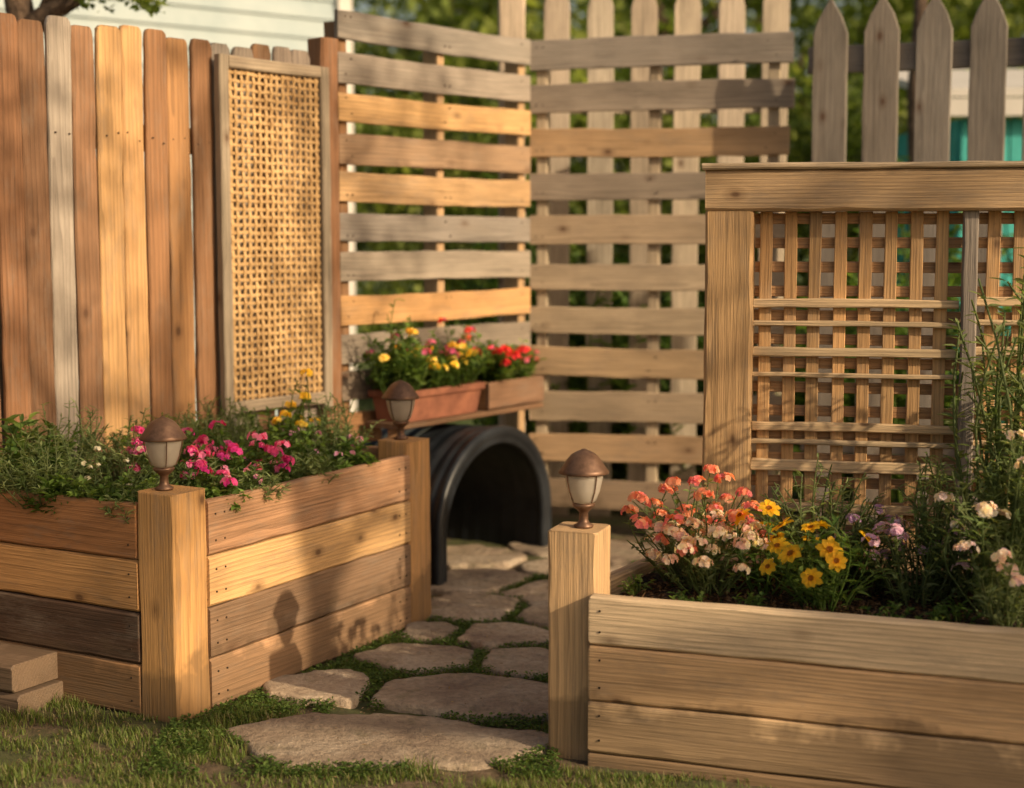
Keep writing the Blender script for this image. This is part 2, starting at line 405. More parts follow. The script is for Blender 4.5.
# ---------------------------------------------------------------- left raised planter
def unit(a,b):
    d=np.array(b)-np.array(a); return d/np.linalg.norm(d)
cF=np.array((-.96,4.176)); cB=np.array((-.38,5.22)); d=unit(cF,cB); e=np.array((-d[1],d[0]))
pl=empty('raised_planter',(-1,4.9,0))
post('post_1',pl,cF,.14,-.06,.65,(.56,.31,.12),d); post('post_2',pl,cB,.14,-.06,.655,(.50,.28,.115),d)
zs=[(.455,.612),(.305,.451),(.155,.301),(.004,.151)]
wallboards(pl,cF+.0705*d-.0535*e,cB-.0705*d-.0535*e,zs,.036,[(.36,.20,.11),(.60,.37,.17),(.22,.135,.08),(.46,.28,.16)],'side_board')
cL=cF+.88*e
post('post_3',pl,cL,.10,-.06,.60,MID,d)
wallboards(pl,cF+.0705*e-.0535*d,cL-.051*e-.0535*d,zs,.036,[(.40,.19,.08),(.50,.28,.115),(.09,.055,.038),(.36,.20,.095)],'front_board')
cR=cB+.70*e
wallboards(pl,cB+.0705*e+.0535*d,cR+.0535*d,zs,.036,[MID]*4,'end_board')
wallboards(pl,cL+.052*d,cR-.0*d,zs,.03,[MID]*4,'back_board')
nl=[]
for q in (.10,.14):
    for z0,z1 in zs:
        for zz in (z0+.04,z1-.04):
            nl.append(V3(cF+q*d-.0725*e,zz)); nl.append(V3(cB-q*d-.0725*e,zz))
nails(pl,nl,(-e[0],-e[1],0),.003)
nl=[V3(cF+q*e-.0725*d,zz) for q in (.10,) for z0,z1 in zs for zz in (z0+.04,z1-.04)]
nails(pl,nl,(-d[0],-d[1],0),.003)
def soil(name,quad,z,parent,n=46):
    A,B,C_,D_=[np.array(q,float) for q in quad]; V=[];F=[]
    for j in range(n+1):
        for i in range(n+1):
            u,v=i/n,j/n; p=(A*(1-u)+B*u)*(1-v)+(D_*(1-u)+C_*u)*v
            V.append((p[0],p[1],z+.016*noise.noise(Vector((p[0]*7,p[1]*7,1)))+.012*noise.noise(Vector((p[0]*28,p[1]*28,2)))+.008*noise.noise(Vector((p[0]*70,p[1]*70,4)))))
    for j in range(n):
        for i in range(n): a=j*(n+1)+i; F.append((a,a+1,a+n+2,a+n+1))
    addobj(name,mesh_pd(name,V,F),SOIL,parent,None,True)
soil('soil',[cF-.034*e-.034*d,cB-.034*e+.034*d,cR+.03*d,cL-.034*d],.53,pl)

# right raised planter
A=np.array((.196,3.76)); a=np.array((.943,-.333)); n_=np.array((.333,.943))
pr=empty('raised_planter',(.9,3.8,0))
cP=np.array((.178,3.88)); post('post_1',pr,cP,.134,-.08,.60,(.62,.41,.22),a,ch=.008)
zr=[(.318,.443),(.172,.314),(.033,.168),(-.10,.029)]
wallboards(pr,A+.0225*n_,A+1.7*a+.0225*n_,zr,.044,[(.64,.49,.32),(.52,.34,.185),(.62,.44,.26),(.48,.31,.17)],'front_board')
wallboards(pr,(.235,3.955),(.425,4.275),zr,.04,[PALE,TAN,TAN,TAN],'side_board')
bk=np.array((.43,4.30)); wallboards(pr,bk-.03*a,bk+1.45*a,zr,.04,[PALE,TAN,TAN,TAN],'back_board')
post('post_2',pr,bk+.035*a-.06*n_,.08,-.08,.43,TAN,a)
nails(pr,[V3(A+q*a-.0005*n_,zz) for q in (.03,) for z0,z1 in zr for zz in (z0+.035,z1-.035)],(-n_[0],-n_[1],0),.003)
soil('soil',[A+.045*n_+.02*a,A+.045*n_+1.7*a,bk+1.45*a,bk-.0*a],.405,pr,60)

# ---------------------------------------------------------------- fence line on the left
fa=np.array((-.69,5.92)); corner=np.array((.073,6.85)); fd=unit(fa,corner); fn=np.array((fd[1],-fd[0]))
pf=empty('pallet_fence',(-.3,6.4,0))
lc=[(.25,.225,.195),(.28,.24,.20),(.56,.35,.16),(.36,.24,.15),(.48,.31,.16),(.215,.195,.175),(.33,.275,.215),(.52,.30,.13),(.30,.245,.19),(.27,.205,.15)]
nl=[]
for i,c in enumerate(lc):
    zc=2.25-.0635-i*.158+random.uniform(-.004,.004); hw=.118+random.uniform(-.008,.006)
    board(f'slat_{i+1}',pf,V3(fa+fn*.012,zc+random.uniform(-.007,.007)),V3(corner-fd*.01+fn*.012,zc),hw,.02,c,ch=.003,wob=.0025,bend=.006)
    for q in (.04,.07,.62,.65,1.13): nl.append(V3(fa+fd*q+fn*.0228,zc+random.choice((-.03,.03))))
nails(pf,nl,(fn[0],fn[1],0),.0035)
for q in (.05,.62,1.16):
    board('stringer',pf,V3(fa+fd*q-fn*.045,-.02),V3(fa+fd*q-fn*.045,2.2),.045,.085,BRN if q<.5 else TAN,wdir=(fd[0],fd[1],0))
for zc in (.60,.44,.28,.12): board('short_slat',pf,V3(fa+fn*.012,zc),V3(fa+fd*.22+fn*.012,zc),.125,.02,BRN)
post('end_post',pf,fa-fd*.06,.09,0,2.12,(.24,.12,.06),fd)

pr2=empty('pallet_fence',(.65,6.7,0))
re_=np.array((1.215,6.58)); rd=unit(corner,re_); rn=np.array((rd[1],-rd[0])); c0=corner+rd*.012
rc=[(.27,.24,.21),(.30,.255,.21),(.46,.30,.165),(.30,.25,.20),(.36,.28,.195),(.46,.36,.25),(.38,.30,.205),(.44,.32,.195),(.36,.27,.18),(.40,.275,.165),(.30,.22,.15)]
nl=[]
for i,c in enumerate(rc):
    zc=2.24-.06-i*.197+random.uniform(-.006,.006); hw=.125+random.uniform(-.01,.012)
    board(f'slat_{i+1}',pr2,V3(c0+rn*.01,zc+random.uniform(-.008,.008)),V3(re_+rn*.01+rd*random.uniform(-.012,.012),zc),hw,.02,c,ch=.003,wob=.0025,bend=.006)
    for q in (.03,.06,.55,.58,1.05,1.09): nl.append(V3(c0+rd*q+rn*.0208,zc+random.choice((-.03,.03))))
nails(pr2,nl,(rn[0],rn[1],0),.0035)
for q in (.05,.56,1.08): board('stringer',pr2,V3(c0+rd*q-rn*.045,-.02),V3(c0+rd*q-rn*.045,2.22),.05,.085,(.46,.37,.26),wdir=(rd[0],rd[1],0))

# vertical board fence
bf=empty('board_fence',(-1.4,5.1,0))
cols=[(.24,.12,.06),(.34,.29,.24),(.27,.14,.07),(.38,.21,.095),(.30,.155,.075),(.48,.28,.125),(.54,.33,.15),(.28,.15,.08),(.35,.30,.25),(.22,.115,.06),(.28,.14,.07),(.33,.18,.09),(.42,.25,.12)]
q=.135; i=0; nl=[]
while q<2.5:
    w=.09 if i%3 else .098; base=fa-fd*(q+w/2)
    if i<4: c=[(.28,.23,.19),(.28,.23,.19),(.22,.12,.06),(.33,.28,.23)][i]
    else: c=cols[(i-3)%len(cols)]
    zt=2.06+random.uniform(-.014,.014); sgn=(i%2)*.012
    board(f'fence_board_{i+1}',bf,V3(base+fn*sgn,.0),V3(base+fn*sgn,zt),w,.02,c,wdir=(fd[0],fd[1],0),tip='dog',ch=.004,wob=.002,bend=.008)
    for zz in (.5,1.7):
        for o_ in (-.022,.022): nl.append(V3(base+fd*(o_+random.uniform(-.006,.006))+fn*(sgn+.0105),zz+random.uniform(-.02,.02)))
    q+=w+.004; i+=1
nails(bf,nl,(fn[0],fn[1],0),.003)
for z in (.5,1.7): board('rail',bf,V3(fa-fd*.1-fn*.035,z),V3(fa-fd*2.5-fn*.035,z),.09,.04,BRN)

# woven lattice panel
lp=empty('woven_lattice_panel',(-.9,5.7,1.35))
l0=fa-fd*.635+fn*.062; l1=fa-fd*.085+fn*.045; ld=unit(l0,l1); ln_=np.array((ld[1],-ld[0])); LL=np.linalg.norm(l1-l0); zb,zt=.72,2.005
FC=(.35,.28,.20)
for s in (.022,LL-.022): board('frame_stile',lp,V3(l0+ld*s,zb-.02),V3(l0+ld*s,zt),.044,.035,FC,wdir=(ld[0],ld[1],0))
for z in (zb+.022,zt-.022): board('frame_rail',lp,V3(l0+ld*.045+ln_*.002,z),V3(l0+ld*(LL-.045)+ln_*.002,z),.044,.03,FC)
CANE=simple('woven_cane',(.32,.19,.075),(.62,.41,.19),14,.6,.5,.002,stops=(.3,.7))
def strip_mesh(name,lines,w,t):
    V=[];F=[]
    for pts,wd in lines:
        s=len(V); m=len(pts); w_=w*random.uniform(.88,1.12)
        for p in pts:
            for sx,sy in ((-1,-1),(1,-1),(1,1),(-1,1)):
                V.append(p+wd*(w_/2*sx)+Vector((ln_[0],ln_[1],0))*(t/2*sy))
        for i in range(m-1):
            for j in range(4):
                k=(j+1)%4; F.append((s+i*4+j,s+i*4+k,s+i*4+4+k,s+i*4+4+j))
    addobj(name,mesh_pd(name,V,F),CANE,lp)
nvx=16; nhz=42; px_=(LL-.09)/nvx; pz_=(zt-zb-.09)/nhz; lines=[]
for i in range(nvx):
    s=.045+px_*(i+.5)+random.uniform(-.0012,.0012); pts=[]
    for j in range(nhz*2+1):
        z=zb+.045+pz_*j/2; off=.003*math.sin(math.pi*(j/2+i)); 
        pts.append(V3(l0+ld*(s+.003*noise.noise(Vector((i*3.17+.4,z*4,.3))))+ln_*off,z))
    lines.append((pts,Vector((ld[0],ld[1],0))))
strip_mesh('woven_uprights',lines,.0138,.0025)
lines=[]
for j in range(nhz):
    z=zb+.045+pz_*(j+.5); pts=[]
    for i in range(nvx*2+1):
        off=-.003*math.sin(math.pi*(i/2+j))
        pts.append(V3(l0+ld*(.045+px_*i/2)+ln_*off,z+.005*noise.noise(Vector((i*.25,j*2.7,5)))))
    lines.append((pts,Vector((0,0,1))))
strip_mesh('woven_weavers',lines,.0112,.0025)

# ---------------------------------------------------------------- picket fences
def picket(name,start,step,n,w,zt,cols,railz,loc):
    E=empty(name,loc); st=np.array(start); sp=np.array(step); dd=sp/np.linalg.norm(sp); nn=np.array((dd[1],-dd[0]))
    for i in range(n):
        b=st+sp*i; board(f'picket_{i+1}',E,V3(b,0),V3(b,zt+random.uniform(-.012,.012)),w,.022,random.choice(cols),wdir=(dd[0],dd[1],0),tip='point',ch=.003)
    for z,h in railz: board('rail',E,V3(st-sp*.45-nn*.035,z),V3(st+sp*(n-.75)-nn*.035,z),h,.04,cols[0])
    return E
picket('picket_fence',(1.324,6.35),(.195,-.078),9,.142,2.335,[(.24,.21,.18),(.28,.24,.20),(.21,.18,.155)],[(2.10,.11),(.5,.11)],(1.7,6.2,0))
E=picket('picket_fence',(.215,7.3),(.207,-.01),6,.125,2.60,[(.45,.385,.30),(.40,.335,.26),(.48,.41,.33)],[(2.0,.09),(.5,.09)],(.7,7.3,0))
post('tall_post',E,(-.002,7.08),.125,0,2.85,(.46,.37,.28),(1,0))

# ---------------------------------------------------------------- trellis screen on the right
ts=empty('lattice_trellis',(1.4,4.3,0)); T0=np.array((.648,4.47)); b=np.array((.978,-.208)); b=b/np.linalg.norm(b); nb=np.array((b[1],-b[0]))
post('post_1',ts,T0,.14,-.03,1.434,(.54,.35,.175),b,ch=.008)
post('post_2',ts,T0+1.95*b,.14,-.03,1.434,TAN,b)
board('top_beam',ts,V3(T0-.07*b,1.494),V3(T0+2.02*b,1.494),.118,.15,(.50,.34,.19),ch=.007)
board('top_cap',ts,V3(T0-.08*b+nb*.004,1.5635),V3(T0+2.03*b+nb*.004,1.5635),.018,.17,(.56,.42,.27),ch=.005)
board('bottom_rail',ts,V3(T0+.071*b,.40),V3(T0+1.88*b,.40),.09,.05,TAN)
LC=(.48,.29,.135)
s=.105
while s<1.88:
    if abs(s-.68)>.03: board('upright_slat',ts,V3(T0+s*b,.42),V3(T0+s*b,1.433),.036,.012,LC,wdir=(b[0],b[1],0),ch=.002,wob=.001,bend=.003)
    s+=.0715
z=.49
while z<1.42:
    board('cross_slat',ts,V3(T0+.072*b-nb*.0135,z),V3(T0+1.87*b-nb*.0135,z),.032,.012,(.42,.245,.12),ch=.002,wob=.001,bend=.002); z+=.071
for z,h in ((1.165,.026),(1.105,.016),(1.022,.026),(.955,.014),(.80,.026),(.755,.016),(.685,.034),(.56,.026)):
    board('front_rail',ts,V3(T0+.072*b+nb*.0175,z),V3(T0+.655*b+nb*.0175,z),h,.02,(.58,.42,.25),ch=.003,bend=.002)
    board('front_rail',ts,V3(T0+.705*b+nb*.0175,z+.01),V3(T0+1.87*b+nb*.0175,z+.01),h,.02,(.58,.42,.25),ch=.003,bend=.002)
for s in (.68,1.3): board('divider_post',ts,V3(T0+s*b+nb*.03,.40),V3(T0+s*b+nb*.03,1.433),.042,.045,(.22,.19,.165),wdir=(b[0],b[1],0))

# ---------------------------------------------------------------- tunnel
tn=empty('arched_plastic_tunnel',(-.065,6.12,0))
tc_=Vector((-.055,6.12,0)); td=Vector((.5,.866,0)).normalized(); ti=Vector((-.866,.5,0))
def archpath(aw,leg,bh,n=36):
    P=[(-aw,-.03),(-aw,leg*.5)]
    for i in range(n+1):
        f=math.pi*(1-i/n); P.append((aw*math.cos(f),leg+bh*math.sin(f)))
    P+=[(aw,leg*.5),(aw,-.03)]; return P
prof=[(-.045,.006),(-.034,0),(-.022,.005),(-.016,.001),(.0,-.004),(.016,-.004),(.028,0.004),(.030,.02),(.020,.030),(.016,.045),(.022,.055),(.023,.075),(.015,.085)]
dd_=.10
while dd_<.85: prof+=[(.014,dd_),(.016,dd_+.01),(.021,dd_+.02),(.021,dd_+.043),(.016,dd_+.053)]; dd_+=.07
prof+=[(-.01,.9)]
dd_=.85
while dd_>.06: prof+=[(-.014,dd_),(-.010,dd_-.03),(-.014,dd_-.05)]; dd_-=.07
prof+=[(-.016,.045),(-.045,.03)]
ap=archpath(.435,.18,.38); V=[];F=[]; m=len(prof)
for i,(x,z) in enumerate(ap):
    p=ap[max(0,i-1)]; q_=ap[min(len(ap)-1,i+1)]; tx,tz=q_[0]-p[0],q_[1]-p[1]; l=math.hypot(tx,tz); nx_,nz_=-tz/l,tx/l
    for (o_,dp) in prof:
        w=tc_+td*(x+nx_*o_)+ti*dp; V.append((w.x,w.y,z+nz_*o_))
for i in range(len(ap)-1):
    for j in range(m):
        k=(j+1)%m; F.append((i*m+j,i*m+k,(i+1)*m+k,(i+1)*m+j))
addobj('corrugated_shell',mesh_pd('corrugated_shell',V,F),PLASTIC,tn,None,True)
V=[];apb=archpath(.425,.18,.375)
for (x,z) in apb:
    w=tc_+td*x+ti*.86; V.append((w.x,w.y,z))
addobj('end_wall',mesh_pd('end_wall',V,[tuple(range(len(V)))]),PLASTIC,tn)

# ---------------------------------------------------------------- flower trough on top
def trough(name,parent,p0,dr,L,wt,wb,h,z,mat,rim=.018,th=.014):
    dr=Vector((dr[0],dr[1],0)).normalized(); pn=Vector((dr.y,-dr.x,0)); c=Vector((p0[0],p0[1],z))
    def ringv(l0,l1,w,zz): return [c+dr*l0+pn*(w/2)+Vector((0,0,zz)),c+dr*l1+pn*(w/2)+Vector((0,0,zz)),c+dr*l1-pn*(w/2)+Vector((0,0,zz)),c+dr*l0-pn*(w/2)+Vector((0,0,zz))]
    t=(wt-wb)/2
    R=[ringv(t,L-t,wb,0),ringv(.004,L-.004,wt-.008,h-rim*1.6),ringv(-.008,L+.008,wt+.016,h-rim*1.5),ringv(-.01,L+.01,wt+.02,h-.003),ringv(-.006,L+.006,wt+.012,h),ringv(th,L-th,wt-2*th,h),ringv(th*1.5,L-th*1.5,wt-3*th,h*.4)]
    V=[v for r in R for v in r];F=[(3,2,1,0)]
    for i in range(len(R)-1):
        for j in range(4):
            k=(j+1)%4; F.append((i*4+j,i*4+k,(i+1)*4+k,(i+1)*4+j))
    k=(len(R)-1)*4; F.append((k,k+1,k+2,k+3))
    o=addobj(name,mesh_pd(name,V,F),mat,parent); 
    bv=o.modifiers.new('b','BEVEL'); bv.width=.004; bv.segments=2; return o
fbx=empty('flower_trough',(-.15,6.2,.6)); bd=unit((-.42,5.87),(.13,6.66)); bnn=np.array((bd[1],-bd[0]))
b0=np.array((-.42,5.87))-bnn*.09
board('shelf_board',fbx,V3(b0-bd*.03,.618),V3(b0+bd*.97,.618),.20,.02,(.16,.09,.05),wdir=(bnn[0],bnn[1],0))
board('shelf_leg',fbx,V3(b0+bnn*.03,0),V3(b0+bnn*.03,.606),.045,.045,BRN,wdir=(1,0,0))
trough('terracotta_trough',fbx,b0,bd,.52,.175,.14,.125,.629,TERRA)
trough('soil_fill',fbx,b0+bd*.02,bd,.48,.135,.13,.105,.632,SOIL,rim=.002,th=.03)
w0=b0+bd*.56
for nm,s_ in (('crate_front',.085),('crate_back',-.085)): board(nm,fbx,V3(w0+bnn*s_,.69),V3(w0+bd*.42+bnn*s_,.69),.115,.016,(.22,.125,.075))
for q in (.008,.412): board('crate_end',fbx,V3(w0-bnn*.076+bd*q,.69),V3(w0+bnn*.076+bd*q,.69),.115,.016,BRN)
board('crate_soil',fbx,V3(w0+bd*.017,.71),V3(w0+bd*.403,.71),.15,.05,(.05,.03,.02),wdir=(bnn[0],bnn[1],0),mat=SOIL)

# ---------------------------------------------------------------- post lamps
def lamp(x,y,z,s=1,rot=0):
    E=empty('post_lamp',(x,y,z)); mw=Matrix.Translation((x,y,z))@Matrix.Rotation(rot,4,'Z')@Matrix.Scale(s,4)
    lathe('base',[(.026,0),(.027,.006),(.016,.012),(.013,.02),(.012,.04),(.017,.046),(.024,.052),(.030,.058),(.031,.064),(.024,.068)],28,BRONZE,E,mw)
    lathe('glass_shade',[(.024,.066),(.034,.074),(.044,.10),(.051,.13),(.053,.15),(.0505,.15),(.048,.13),(.041,.10),(.031,.077),(.01,.072)],32,FROST,E,mw)
    lathe('roof',[(.055,.148),(.066,.1465),(.069,.150),(.063,.159),(.053,.173),(.044,.187),(.033,.199),(.019,.207),(.010,.210),(.006,.213),(.001,.214)],32,BRONZE,E,mw)
    lathe('bulb',[(.004,.075),(.009,.078),(.012,.09),(.009,.105),(.002,.11)],14,FROST,E,mw)
    V=[];F=[]
    for k in range(4):
        a_=k*math.pi/2+.4
        pts=[(.034,.070),(.047,.10),(.054,.13),(.056,.150)]
        t=Vector((-math.sin(a_),math.cos(a_),0)); r_=Vector((math.cos(a_),math.sin(a_),0))
        s_=len(V)
        for r,zz in pts:
            for u,v in ((-.0012,-.001),(.0012,-.001),(.0012,.002),(-.0012,.002)): V.append(r_*(r+v)+t*u+Vector((0,0,zz)))
        for i in range(3):
            for j in range(4):
                kk=(j+1)%4; F.append((s_+i*4+j,s_+i*4+kk,s_+i*4+4+kk,s_+i*4+4+j))
    addobj('cage_ribs',mesh_pd('ribs',V,F),BRONZE,E,mw)
lamp(cF[0]-.02,cF[1],.651,.97); lamp(cB[0]-.01,cB[1],.656,.97,.5); lamp(cP[0]+.01,cP[1],.601,.97,.2)

# ---------------------------------------------------------------- timber step at far left
st=empty('timber_step',(-1.5,4.3,0))
s0=np.array((-1.41,4.17)); 
for k,(off,z0,z1,c) in enumerate(((0,-.02,.062,(.20,.145,.105)),(.0,.066,.145,(.26,.185,.13)))):
    board(f'tread_{k+1}',st,V3(s0-e*.02*(1-k)+d*(off+.1),(z0+z1)/2),V3(s0+e*.8+d*(off+.1),(z0+z1)/2),z1-z0,.24-off,c,ch=.012,wob=.003)

# ---------------------------------------------------------------- plants
def fl_daisy(R,col,cc,k=8):
    return lambda f,p,nn: f.daisy(p,nn+np.array((0,-.5,0)),R*rng.uniform(.8,1.15),col,cc,k)
def fl_cluster(R,cnt,cols,fs=.011):
    return lambda f,p,nn: f.cluster(p,R*rng.uniform(.7,1.2),cnt,cols,fs)
def inpl(u,v): return cF+d*u+e*v
PINK=(.74,.10,.32); MAG=(.62,.05,.30); 
k=0
for u,v,h,r in [(.10,.72,.26,.18),(.02,.50,.22,.15),(.05,.28,.17,.15),(.25,.12,.14,.13),(.32,.45,.24,.17),(.5,.15,.17,.14),(.55,.42,.22,.16),(.75,.2,.23,.15),(.8,.5,.25,.16),(1.0,.15,.24,.13),(1.05,.42,.27,.16),(.25,.66,.26,.15),(.65,.62,.24,.14),(.95,.62,.2,.14),(.62,.02,.14,.10),(.9,.02,.16,.10),(.35,.0,.12,.09),(.2,-.01,.11,.07),(.0,.12,.12,.09),(0.,.62,.16,.1),(-.01,.4,.14,.09)]:
    p=inpl(u,v); kind=(0,1,2,1,1)[k%5]
    if kind==0: plant('herb_plant',p[0],p[1],.53,h,r,34,14,.042,.02,G1)
    elif kind==1: plant('feathery_plant',p[0],p[1],.53,h*1.2,r,64,22,.03,.007,G2)
    else: plant('bushy_plant',p[0],p[1],.53,h,r,42,16,.032,.02,G1*1.15)
    k+=1
for u,v,h,r,n in [(.44,.13,.22,.14,20),(.36,.32,.25,.11,12),(.22,.07,.15,.09,6),(.55,.28,.24,.1,7)]:
    p=inpl(u,v); plant('pink_flower_plant',p[0],p[1],.53,h,r,30,14,.035,.016,G1,fl_cluster(.023,8,[PINK,MAG,(.80,.26,.5)],.0115),fnum=n)
p=inpl(1.06,.36); plant('yellow_flower_plant',p[0],p[1],.53,.35,.10,24,10,.04,.014,G1,fl_cluster(.016,6,[(.8,.55,.05),(.85,.65,.12)],.014),fnum=9)
p=inpl(.12,.66); plant('broadleaf_plant',p[0],p[1],.53,.31,.17,24,10,.065,.036,G1)
p=inpl(.30,.02); plant('small_pink_flower_plant',p[0],p[1],.53,.14,.08,20,10,.03,.012,G1,fl_cluster(.009,4,[(.7,.3,.5)],.008),fnum=10)
p=inpl(.85,.1); plant('small_pink_flower_plant',p[0],p[1],.53,.24,.12,24,10,.03,.010,G2,fl_cluster(.009,4,[(.65,.35,.58)],.008),fnum=12)
p=inpl(.1,.3); plant('small_white_flower_plant',p[0],p[1],.53,.22,.12,24,10,.03,.010,G2,fl_cluster(.008,4,[(.75,.7,.6)],.007),fnum=10)
def tp(q): return b0+bd*q
for q,c,n,nm in [(.03,[(.88,.62,.10),(.85,.70,.2)],9,'marigold_plant'),(.16,[(.74,.12,.36),(.80,.25,.45)],11,'zinnia_plant'),(.29,[(.88,.66,.08),(.88,.72,.2)],12,'marigold_plant'),(.43,[(.80,.14,.10),(.78,.16,.32)],11,'zinnia_plant')]:
    p=tp(q); plant(nm,p[0],p[1],.73,.25+.03*math.sin(q*20),.15,40,14,.040,.018,G1*1.2,fl_cluster(.018,7,c,.013),fnum=n)
p=tp(.68); plant('geranium_plant',p[0],p[1],.72,.20,.15,40,12,.045,.033,G1*1.15,fl_cluster(.03,16,[(.74,.05,.06),(.82,.08,.08)],.013),fnum=10)
p=tp(.88); plant('trailing_plant',p[0],p[1],.72,.18,.13,34,12,.042,.024,G1*1.3,fl_cluster(.014,5,[(.75,.12,.10),(.75,.2,.3)],.011),fnum=7)
p=tp(.05)+bnn*.02; plant('trailing_plant',p[0],p[1],.73,.38,.14,22,14,.038,.016,G1*1.3)
# right planter
plant('pink_verbena_plant',.50,4.08,.40,.31,.16,64,10,.032,.013,G2,fl_cluster(.027,13,[(.80,.30,.20),(.84,.46,.30),(.76,.24,.26)],.0115),fnum=28)
plant('white_verbena_plant',.53,3.95,.40,.21,.15,60,8,.028,.011,G2,fl_cluster(.024,12,[(.80,.66,.58),(.84,.75,.64),(.78,.54,.52)],.010),fnum=36)
plant('yellow_daisy_plant',.81,3.80,.40,.24,.13,34,11,.045,.014,G1*1.1,fl_daisy(.032,(.88,.54,.03),(.30,.12,.01),8),fnum=12)
plant('yellow_daisy_plant',.68,3.93,.40,.25,.08,16,10,.045,.014,G1*1.1,fl_daisy(.028,(.88,.54,.03),(.30,.12,.01),8),fnum=5)
plant('feathery_plant',.84,4.02,.40,.36,.17,70,20,.036,.008,G2)
plant('lilac_flower_plant',1.05,3.82,.40,.24,.11,34,12,.036,.011,G2,fl_cluster(.024,12,[(.66,.42,.68),(.76,.56,.76)],.0095),fnum=14)
plant('lilac_flower_plant',.97,4.0,.40,.25,.09,24,12,.036,.011,G2,fl_cluster(.022,11,[(.60,.38,.68),(.70,.5,.76)],.009),fnum=9)
plant('feathery_plant',1.14,3.90,.40,.40,.13,56,24,.036,.008,G2*1.1)
plant('white_flower_plant',1.23,3.72,.40,.46,.12,34,18,.042,.012,G2,fl_cluster(.025,13,[(.84,.76,.74),(.84,.68,.72)],.011),fnum=7)
plant('white_flower_plant',1.20,3.56,.40,.24,.11,24,14,.04,.012,G2,fl_cluster(.024,13,[(.84,.74,.72),(.82,.62,.70)],.011),fnum=4)
plant('tall_leafy_plant',1.37,3.95,.40,.98,.19,50,38,.048,.015,G2,droop=.1)
plant('feathery_plant',1.33,3.80,.40,.62,.15,56,30,.036,.009,G2)
for (x,y) in [(.34,3.93),(.46,3.78),(.62,3.74),(.93,3.64),(1.02,3.60),(.70,4.1),(1.1,3.62)]:
    plant('seedling',x,y,.40,.07,.05,9,8,.022,.012,G1)
for (x,y,h,r) in [(.45,7.6,1.5,.35),(.95,7.65,1.1,.35),(1.6,7.3,1.2,.4),(.1,7.8,1.9,.4),(2.0,7.4,1.75,.45),(2.45,7.6,1.7,.5),(2.9,7.5,1.6,.5)]:
    plant('garden_shrub',x,y,0,h,r,60,44,.09,.045,G1*1.2,droop=.1)

# ground cover, grass, litter
f=Fol(); n=0; P=[]
while n<26000:
    x=rng.uniform(-.95,.6); y=rng.uniform(3.65,6.5)
    if on_stone(x,y,.007): continue
    if noise.noise(Vector((x*3.5,y*3.5,9)))+.5*noise.noise(Vector((x*14,y*14,9)))<-.16: continue
    if np.dot(np.array((x,y))-cF,e)>-.09 and y>4.1: continue
    if y<3.95-.33*(x-.1) and x>.12: continue
    P.append((x,y,gh(x,y)+rng.uniform(.002,.024))); n+=1
P=np.array(P); az=rng.uniform(0,6.28,n)
f.leaves(P,np.stack([np.cos(az),np.sin(az),rng.uniform(0,.8,n)],1),np.tile((0,0,1.),(n,1))+rng.normal(0,.3,(n,3)),rng.uniform(.006,.015,n),rng.uniform(.005,.010,n),G1[rng.integers(0,4,n)]*rng.uniform(.6,1.15,(n,1)),rnd=True)
f.build('ground_cover_plants')
def grass(name,cnt,region,hmin,hmax,cols):
    P=[]
    while len(P)<cnt:
        x,y=region()
        if on_stone(x,y,.0): continue
        P.append((x,y,gh(x,y)-.002))
    P=np.array(P); n=len(P); az=rng.uniform(0,6.28,n); h=rng.uniform(hmin,hmax,n)*np.array([.6+.8*abs(noise.noise(Vector((p[0]*5,p[1]*5,7)))) *1.6 for p in P]); ln=rng.uniform(.2,.9,n)*h; w=rng.uniform(.0010,.0022,n)
    o=np.stack([np.cos(az),np.sin(az),0*az],1); s_=np.stack([-np.sin(az),np.cos(az),0*az],1); up=np.array((0,0,1.))
    m1=P+up*(h*.55)[:,None]+o*(ln*.3)[:,None]; tpz=P+up*h[:,None]+o*ln[:,None]
    v=np.stack([P+s_*w[:,None],P-s_*w[:,None],m1+s_*w[:,None]*.8,m1-s_*w[:,None]*.8,tpz],1)
    T=(np.arange(n)[:,None,None]*5+np.array([(0,1,3),(0,3,2),(2,3,4)])[None]).reshape(-1,3)
    C=cols[rng.integers(0,len(cols),n)]*rng.uniform(.7,1.3,(n,1)); f=Fol(); f._add(v.reshape(-1,3),T,np.repeat(C,5,axis=0)); f.build(name)
GC=np.array([(.10,.15,.03),(.13,.19,.045),(.17,.21,.06),(.24,.22,.11)])
def regA():
    while True:
        x=rng.uniform(-1.9,.75); y=rng.uniform(3.3,4.5)
        lim=3.98+.35*max(0,min(1,(-x-.75)/.25)) if x<-.7 else 3.75-.06*(x+.7)
        lim+=.12*noise.noise(Vector((x*4,y*4,2)))
        if y>=lim or (x>.1 and y>3.86-.35*(x-.1)): continue
        if noise.noise(Vector((x*5,y*8,31)))+.4*noise.noise(Vector((x*16,y*16,3)))<rng.uniform(-.4,.12): continue
        return x,y
grass('grass',26000,regA,.012,.036,GC)
def regB():
    while True:
        x=rng.uniform(-.9,.4); y=rng.uniform(3.9,6.4)
        if np.dot(np.array((x,y))-cF,e)>-.09: continue
        if noise.noise(Vector((x*3,y*3,21)))>0: return x,y
grass('grass',9000,regB,.010,.030,GC)
f=Fol(); n=3200; P=np.stack([rng.uniform(-1.5,.6,n),rng.uniform(3.5,6.5,n),rng.uniform(.004,.016,n)],1)
P[:,2]+=np.array([.020 if on_stone(p[0],p[1],.0) else 0 for p in P])
keep=np.array([not on_stone(p[0],p[1],.0) or rng.uniform()<.14 for p in P]); P=P[keep]; n=len(P)
